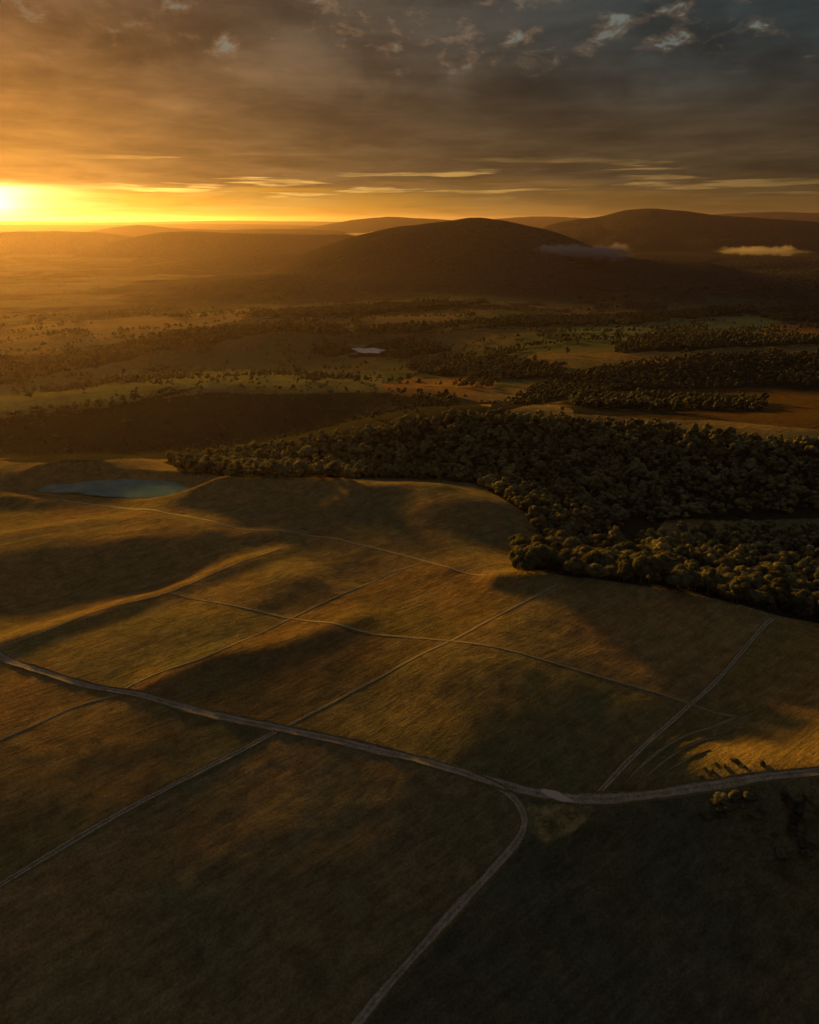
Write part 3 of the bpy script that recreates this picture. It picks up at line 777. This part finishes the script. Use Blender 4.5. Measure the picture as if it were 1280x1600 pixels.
# dusky shrubs beside the road at the lower right
T = np.array(T)
dd_ = np.hypot(T[:, 0], T[:, 1]); order = np.argsort(dd_)
tx, ty = proj(T[:, 0], T[:, 1], T[:, 2]+8)
infr = (tx > -15) & (tx < 1295)
near_ids = [q for q in order if infr[q] and T[q, 4] <= 1][:300]
near_set = set(near_ids)
print('trees', len(T), 'near range', dd_[near_ids[0]], dd_[near_ids[-1]], 'near wood', int((T[near_ids, 4] == 0).sum()))
first = set()
for q in near_ids:
    x, y, z, s, zid = T[q]
    kk = int(g.integers(0, 9)); kind, cm, tm = protos[kk]
    root = bpy.data.objects.new('woodland_tree', None); C.objects.link(root)
    root.location = (x, y, z); root.rotation_euler = (0, 0, g.uniform(0, 6.28)); root.scale = (s, s, s*g.uniform(0.9, 1.12))
    c = bpy.data.objects.new('crown', cm); C.objects.link(c); c.parent = root
    tk = bpy.data.objects.new('trunk', tm); C.objects.link(tk); tk.parent = root
    if zid == 0:
        side = 'left' if tx[q] < 960 else ('middle' if tx[q] < 1130 else 'right')
        probe = h1(x, y-0.1); fx_, fy_ = proj(x, y, z)
        front = not any(inpoly(np.array([fx_+dx_]), np.array([fy_+16]), FOREST[0])[0] for dx_ in (0,))
        row = 'at the field edge' if front else 'behind the front row'
        tag(root, f'{kindword[kind]} tree {row} in the {side} part of the near wood', 'tree', f'{kindword[kind]} trees {row}, {side} part of the near wood')
    else:
        side = 'left' if tx[q] < 900 else 'right'
        tag(root, f'{kindword[kind]} tree on the {side} lower side of the large dark wood', 'tree', f'{kindword[kind]} trees on the {side} lower side of the dark wood')
rest = [q for q in range(len(T)) if q not in near_set]
# the remaining woodland: one mesh, lighter crowns
def wood_mass(name, ids, nl, icos, jit, leaves, lsz, mat, label, cat):
    V = []; Fa = []; off = 0
    variants = []
    for k in range(24):
        gg = np.random.default_rng(500+k)
        variants.append(lumps(gg, nl, gg.uniform(4.4, 6.8), gg.uniform(11, 18), 2.0, icos, jit, leaves, lsz, 0.28, 0.52))
    for q in ids:
        x, y, z, s, zid = T[q]
        v, f = variants[int(g.integers(0, 24))]; a = g.uniform(0, 6.28); ca, sa = math.cos(a)*s, math.sin(a)*s
        V.append(np.c_[v[:, 0]*ca-v[:, 1]*sa+x, v[:, 0]*sa+v[:, 1]*ca+y, v[:, 2]*s+z-0.5]); Fa.append(f+off); off += len(v)
    me = np_mesh(name, np.concatenate(V), np.concatenate(Fa), 3)
    o = link_mesh(name, me, mat); tag(o, label, cat, kind='stuff'); return o
A = [q for q in rest if T[q, 4] in (0, 1)]; B = [q for q in rest if T[q, 4] in (2, 3, 4)]
wood_mass('woodland', A, 7, ICO2, 0.20, 170, 0.8, m_wood_far, 'dense dark wood covering the hill beyond the grassy paddocks', 'woodland')
wood_mass('distant_woodland', B, 4, ICO2, 0.18, 30, 1.2, m_wood_plain, 'distant woods and tree lines scattered across the plain', 'woodland')

# scrub below the road and bush shapes added for grass shadow on the golden slope
bushes = []
for k in range(5):
    gg = np.random.default_rng(300+k)
    v, f = lumps(gg, 7, 1.5, 2.2, 0.1, ICO2, 0.2, 260, 0.22)
    b_ = np_mesh('bush_mesh', v, f, 3); b_.materials.append(m_leaf2 if k % 2 else m_leaf); bushes.append(b_)
gb = np.random.default_rng(77)
m_dry_sunlit = foliage_mat('sunlit_dry_grass_blades', (0.30, 0.23, 0.09), (0.42, 0.32, 0.13))  # dry grass with its sunlit gold put into the colour
tussocks = []
for b_ in bushes:
    c_ = b_.copy(); c_.materials.clear(); c_.materials.append(m_dry_sunlit); tussocks.append(c_)
def bush(pix, label, group, smin, smax, kinds=None):
    for (x, y) in cast_many(pix):
        o = bpy.data.objects.new('bush', (kinds or bushes)[int(gb.integers(0, 5))]); C.objects.link(o)
        sc_ = gb.uniform(smin, smax); o.location = (x, y, h1(x, y)-0.1); o.scale = (sc_*gb.uniform(0.9, 1.5), sc_, sc_*gb.uniform(0.45, 0.9)); o.rotation_euler = (0, 0, gb.uniform(0, 6.28))
        tag(o, label, 'bush', group)
bush([(gb.uniform(1105, 1285), 1262+gb.normal(0, 11)) for _ in range(34)] + [(gb.uniform(1150, 1280), gb.uniform(1275, 1340)) for _ in range(10)],
     'low scrubby bush in the dusky ground below the road at lower right', 'scrub below the road', 0.6, 1.35)
for lab_, p_ in zip(['leftmost', 'second from the left', 'third from the left', 'fourth from the left', 'fourth from the right', 'third from the right', 'second from the right', 'rightmost'],
                    [(1094,1214),(1100,1202),(1112,1205),(1118,1194),(1131,1198),(1149,1190),(1163,1199),(1190,1195)]):
    bush([p_], f'bush-shaped grass shadow, {lab_} of eight on the golden slope above the road', 'bush-shaped shadows on the golden slope', 0.4, 0.8)  # bush meshes stand in for a dark patch of grass shadow
bush([(gb.uniform(838, 905), gb.uniform(1264, 1290)) for _ in range(22)],
     'small golden tussock bush in the rough triangle inside the road junction', 'tussocks at the junction', 0.2, 0.5, tussocks)

# ---------------------------------------------------------------- low cloud lying at the foot of the mountain
def fog_bank(name, pix, dist, sizes, dens, label, seed):
    gg = np.random.default_rng(seed); bm = bmesh.new()
    iv, if_ = ICO3
    V = []; Fs = []; off = 0
    for (px, py), (sx_, sy_, sz_) in zip(pix, sizes):
        dd = dist if dist else float(np.hypot(*cast_many([(px, py)])[0]))-sy_*0.75
        x, y, z = at_dist(px, py, dd)
        n = 1+0.5*np.array([float(fbm(np.array([v[0]*1.7+seed+px]), np.array([v[2]*1.7+v[1]*1.3]), 3, seed)[0]) for v in iv])
        V.append(iv*n[:, None]*np.array([sx_, sy_, sz_])+np.array([x, y, z])); Fs.append(if_+off); off += len(iv)
    me = np_mesh(name, np.concatenate(V), np.concatenate(Fs), 3)
    m = bpy.data.materials.new('low_cloud'); m.use_nodes = True; t = NT(m.node_tree); t.n.clear()
    o_ = t.new('ShaderNodeOutputMaterial'); vol = t.new('ShaderNodeVolumePrincipled')
    vol.inputs['Color'].default_value = (1.0, 0.80, 0.58, 1); vol.inputs['Density'].default_value = dens; vol.inputs['Anisotropy'].default_value = 0.0
    t.l.new(vol.outputs[0], o_.inputs['Volume'])
    o = link_mesh(name, me, m); tag(o, label, 'low cloud', kind='stuff'); return o
def soft_fog(name, px, py, dist, size, dens, label, nscale):
    x, y, z = at_dist(px, py, dist)
    me = np_mesh(name, ICO3[0], ICO3[1], 3)
    m = bpy.data.materials.new('soft_low_cloud'); m.use_nodes = True; t = NT(m.node_tree); t.n.clear()
    o_ = t.new('ShaderNodeOutputMaterial'); vol = t.new('ShaderNodeVolumePrincipled')
    vol.inputs['Color'].default_value = (1.0, 0.88, 0.74, 1); vol.inputs['Anisotropy'].default_value = 0.2
    oc = t.new('ShaderNodeTexCoord').outputs['Object']
    sp3 = t.new('ShaderNodeSeparateXYZ'); t.l.new(oc, sp3.inputs[0])
    nz_ = t.noise(oc, nscale, 4, 0.6)
    lobes = t.noise(t.comb(sp3.outputs[0], 0.0, 0.0), nscale*1.3, 2, 0.5)
    r_ = t.vm('LENGTH', t.comb(sp3.outputs[0], sp3.outputs[1], t.m('MULTIPLY', sp3.outputs[2], t.smooth(lobes, 0.3, 0.7, 1.9, 0.85))))
    q = t.m('ADD', r_, t.m('MULTIPLY', t.m('SUBTRACT', nz_, 0.5), 0.9))
    t.l.new(t.m('MULTIPLY', t.smooth(q, 0.85, 0.25), dens), vol.inputs['Density'])
    t.l.new(vol.outputs[0], o_.inputs['Volume'])
    o = link_mesh(name, me, m); o.location = (x, y, z); o.rotation_euler = (0, 0, -math.atan2(x, y)); o.scale = size
    tag(o, label, 'low cloud', kind='stuff'); return o
cd_ = float(np.hypot(*cast_many([(900, 400)])[0]))
soft_fog('low_cloud', 900, 394, cd_-60, (300, 90, 50), 0.055, 'pale low cloud resting on the right shoulder of the dark mountain', 2.2)
soft_fog('low_cloud', 1190, 392, 5600, (380, 160, 58), 0.0065, 'puffy bank of low cloud in the valley below the right-hand mountain', 3.0)
fog_bank('low_cloud', [(610,364),(580,366),(640,365)], 9000, [(260,200,26),(300,200,18),(300,200,16)], 0.006, 'thin bright mist between the left ridge and the far hill', 6)

fog_bank('valley_mist', [(30,452),(110,446),(190,436),(70,474),(150,466),(260,432),(20,500),(120,512),(60,530),(180,528),(240,498)], None, [(330,160,9),(300,150,8),(280,140,8),(260,120,7),(260,120,7),(240,120,7),(200,80,5),(160,60,4),(150,50,4),(120,50,3),(140,60,4)], 0.0011, 'thin golden mist lying in streaks over the valley floor at left', 9)

# ---------------------------------------------------------------- haze: one closed box of even air round everything
bm = bmesh.new(); bmesh.ops.create_cube(bm, size=1.0)
me = bpy.data.meshes.new('haze'); bm.to_mesh(me); bm.free()
ztop = max(CAMZ, float(gz.max()))+12; zbot = float(gz.min())-1.5
hz = link_mesh('haze', me, None)
hz.scale = (126000, 126000, ztop-zbot); hz.location = (0, 0, (ztop+zbot)/2)
mh = bpy.data.materials.new('haze_air'); mh.use_nodes = True; t = NT(mh.node_tree); t.n.clear()
o_ = t.new('ShaderNodeOutputMaterial'); vol = t.new('ShaderNodeVolumePrincipled')
vol.inputs['Color'].default_value = (0.96, 0.70, 0.78, 1); vol.inputs['Density'].default_value = 1.5e-5; vol.inputs['Anisotropy'].default_value = 0.74
t.l.new(vol.outputs[0], o_.inputs['Volume']); me.materials.append(mh)
tag(hz, kind='stuff')
print('terrain verts', len(gx), 'z', zbot, ztop)
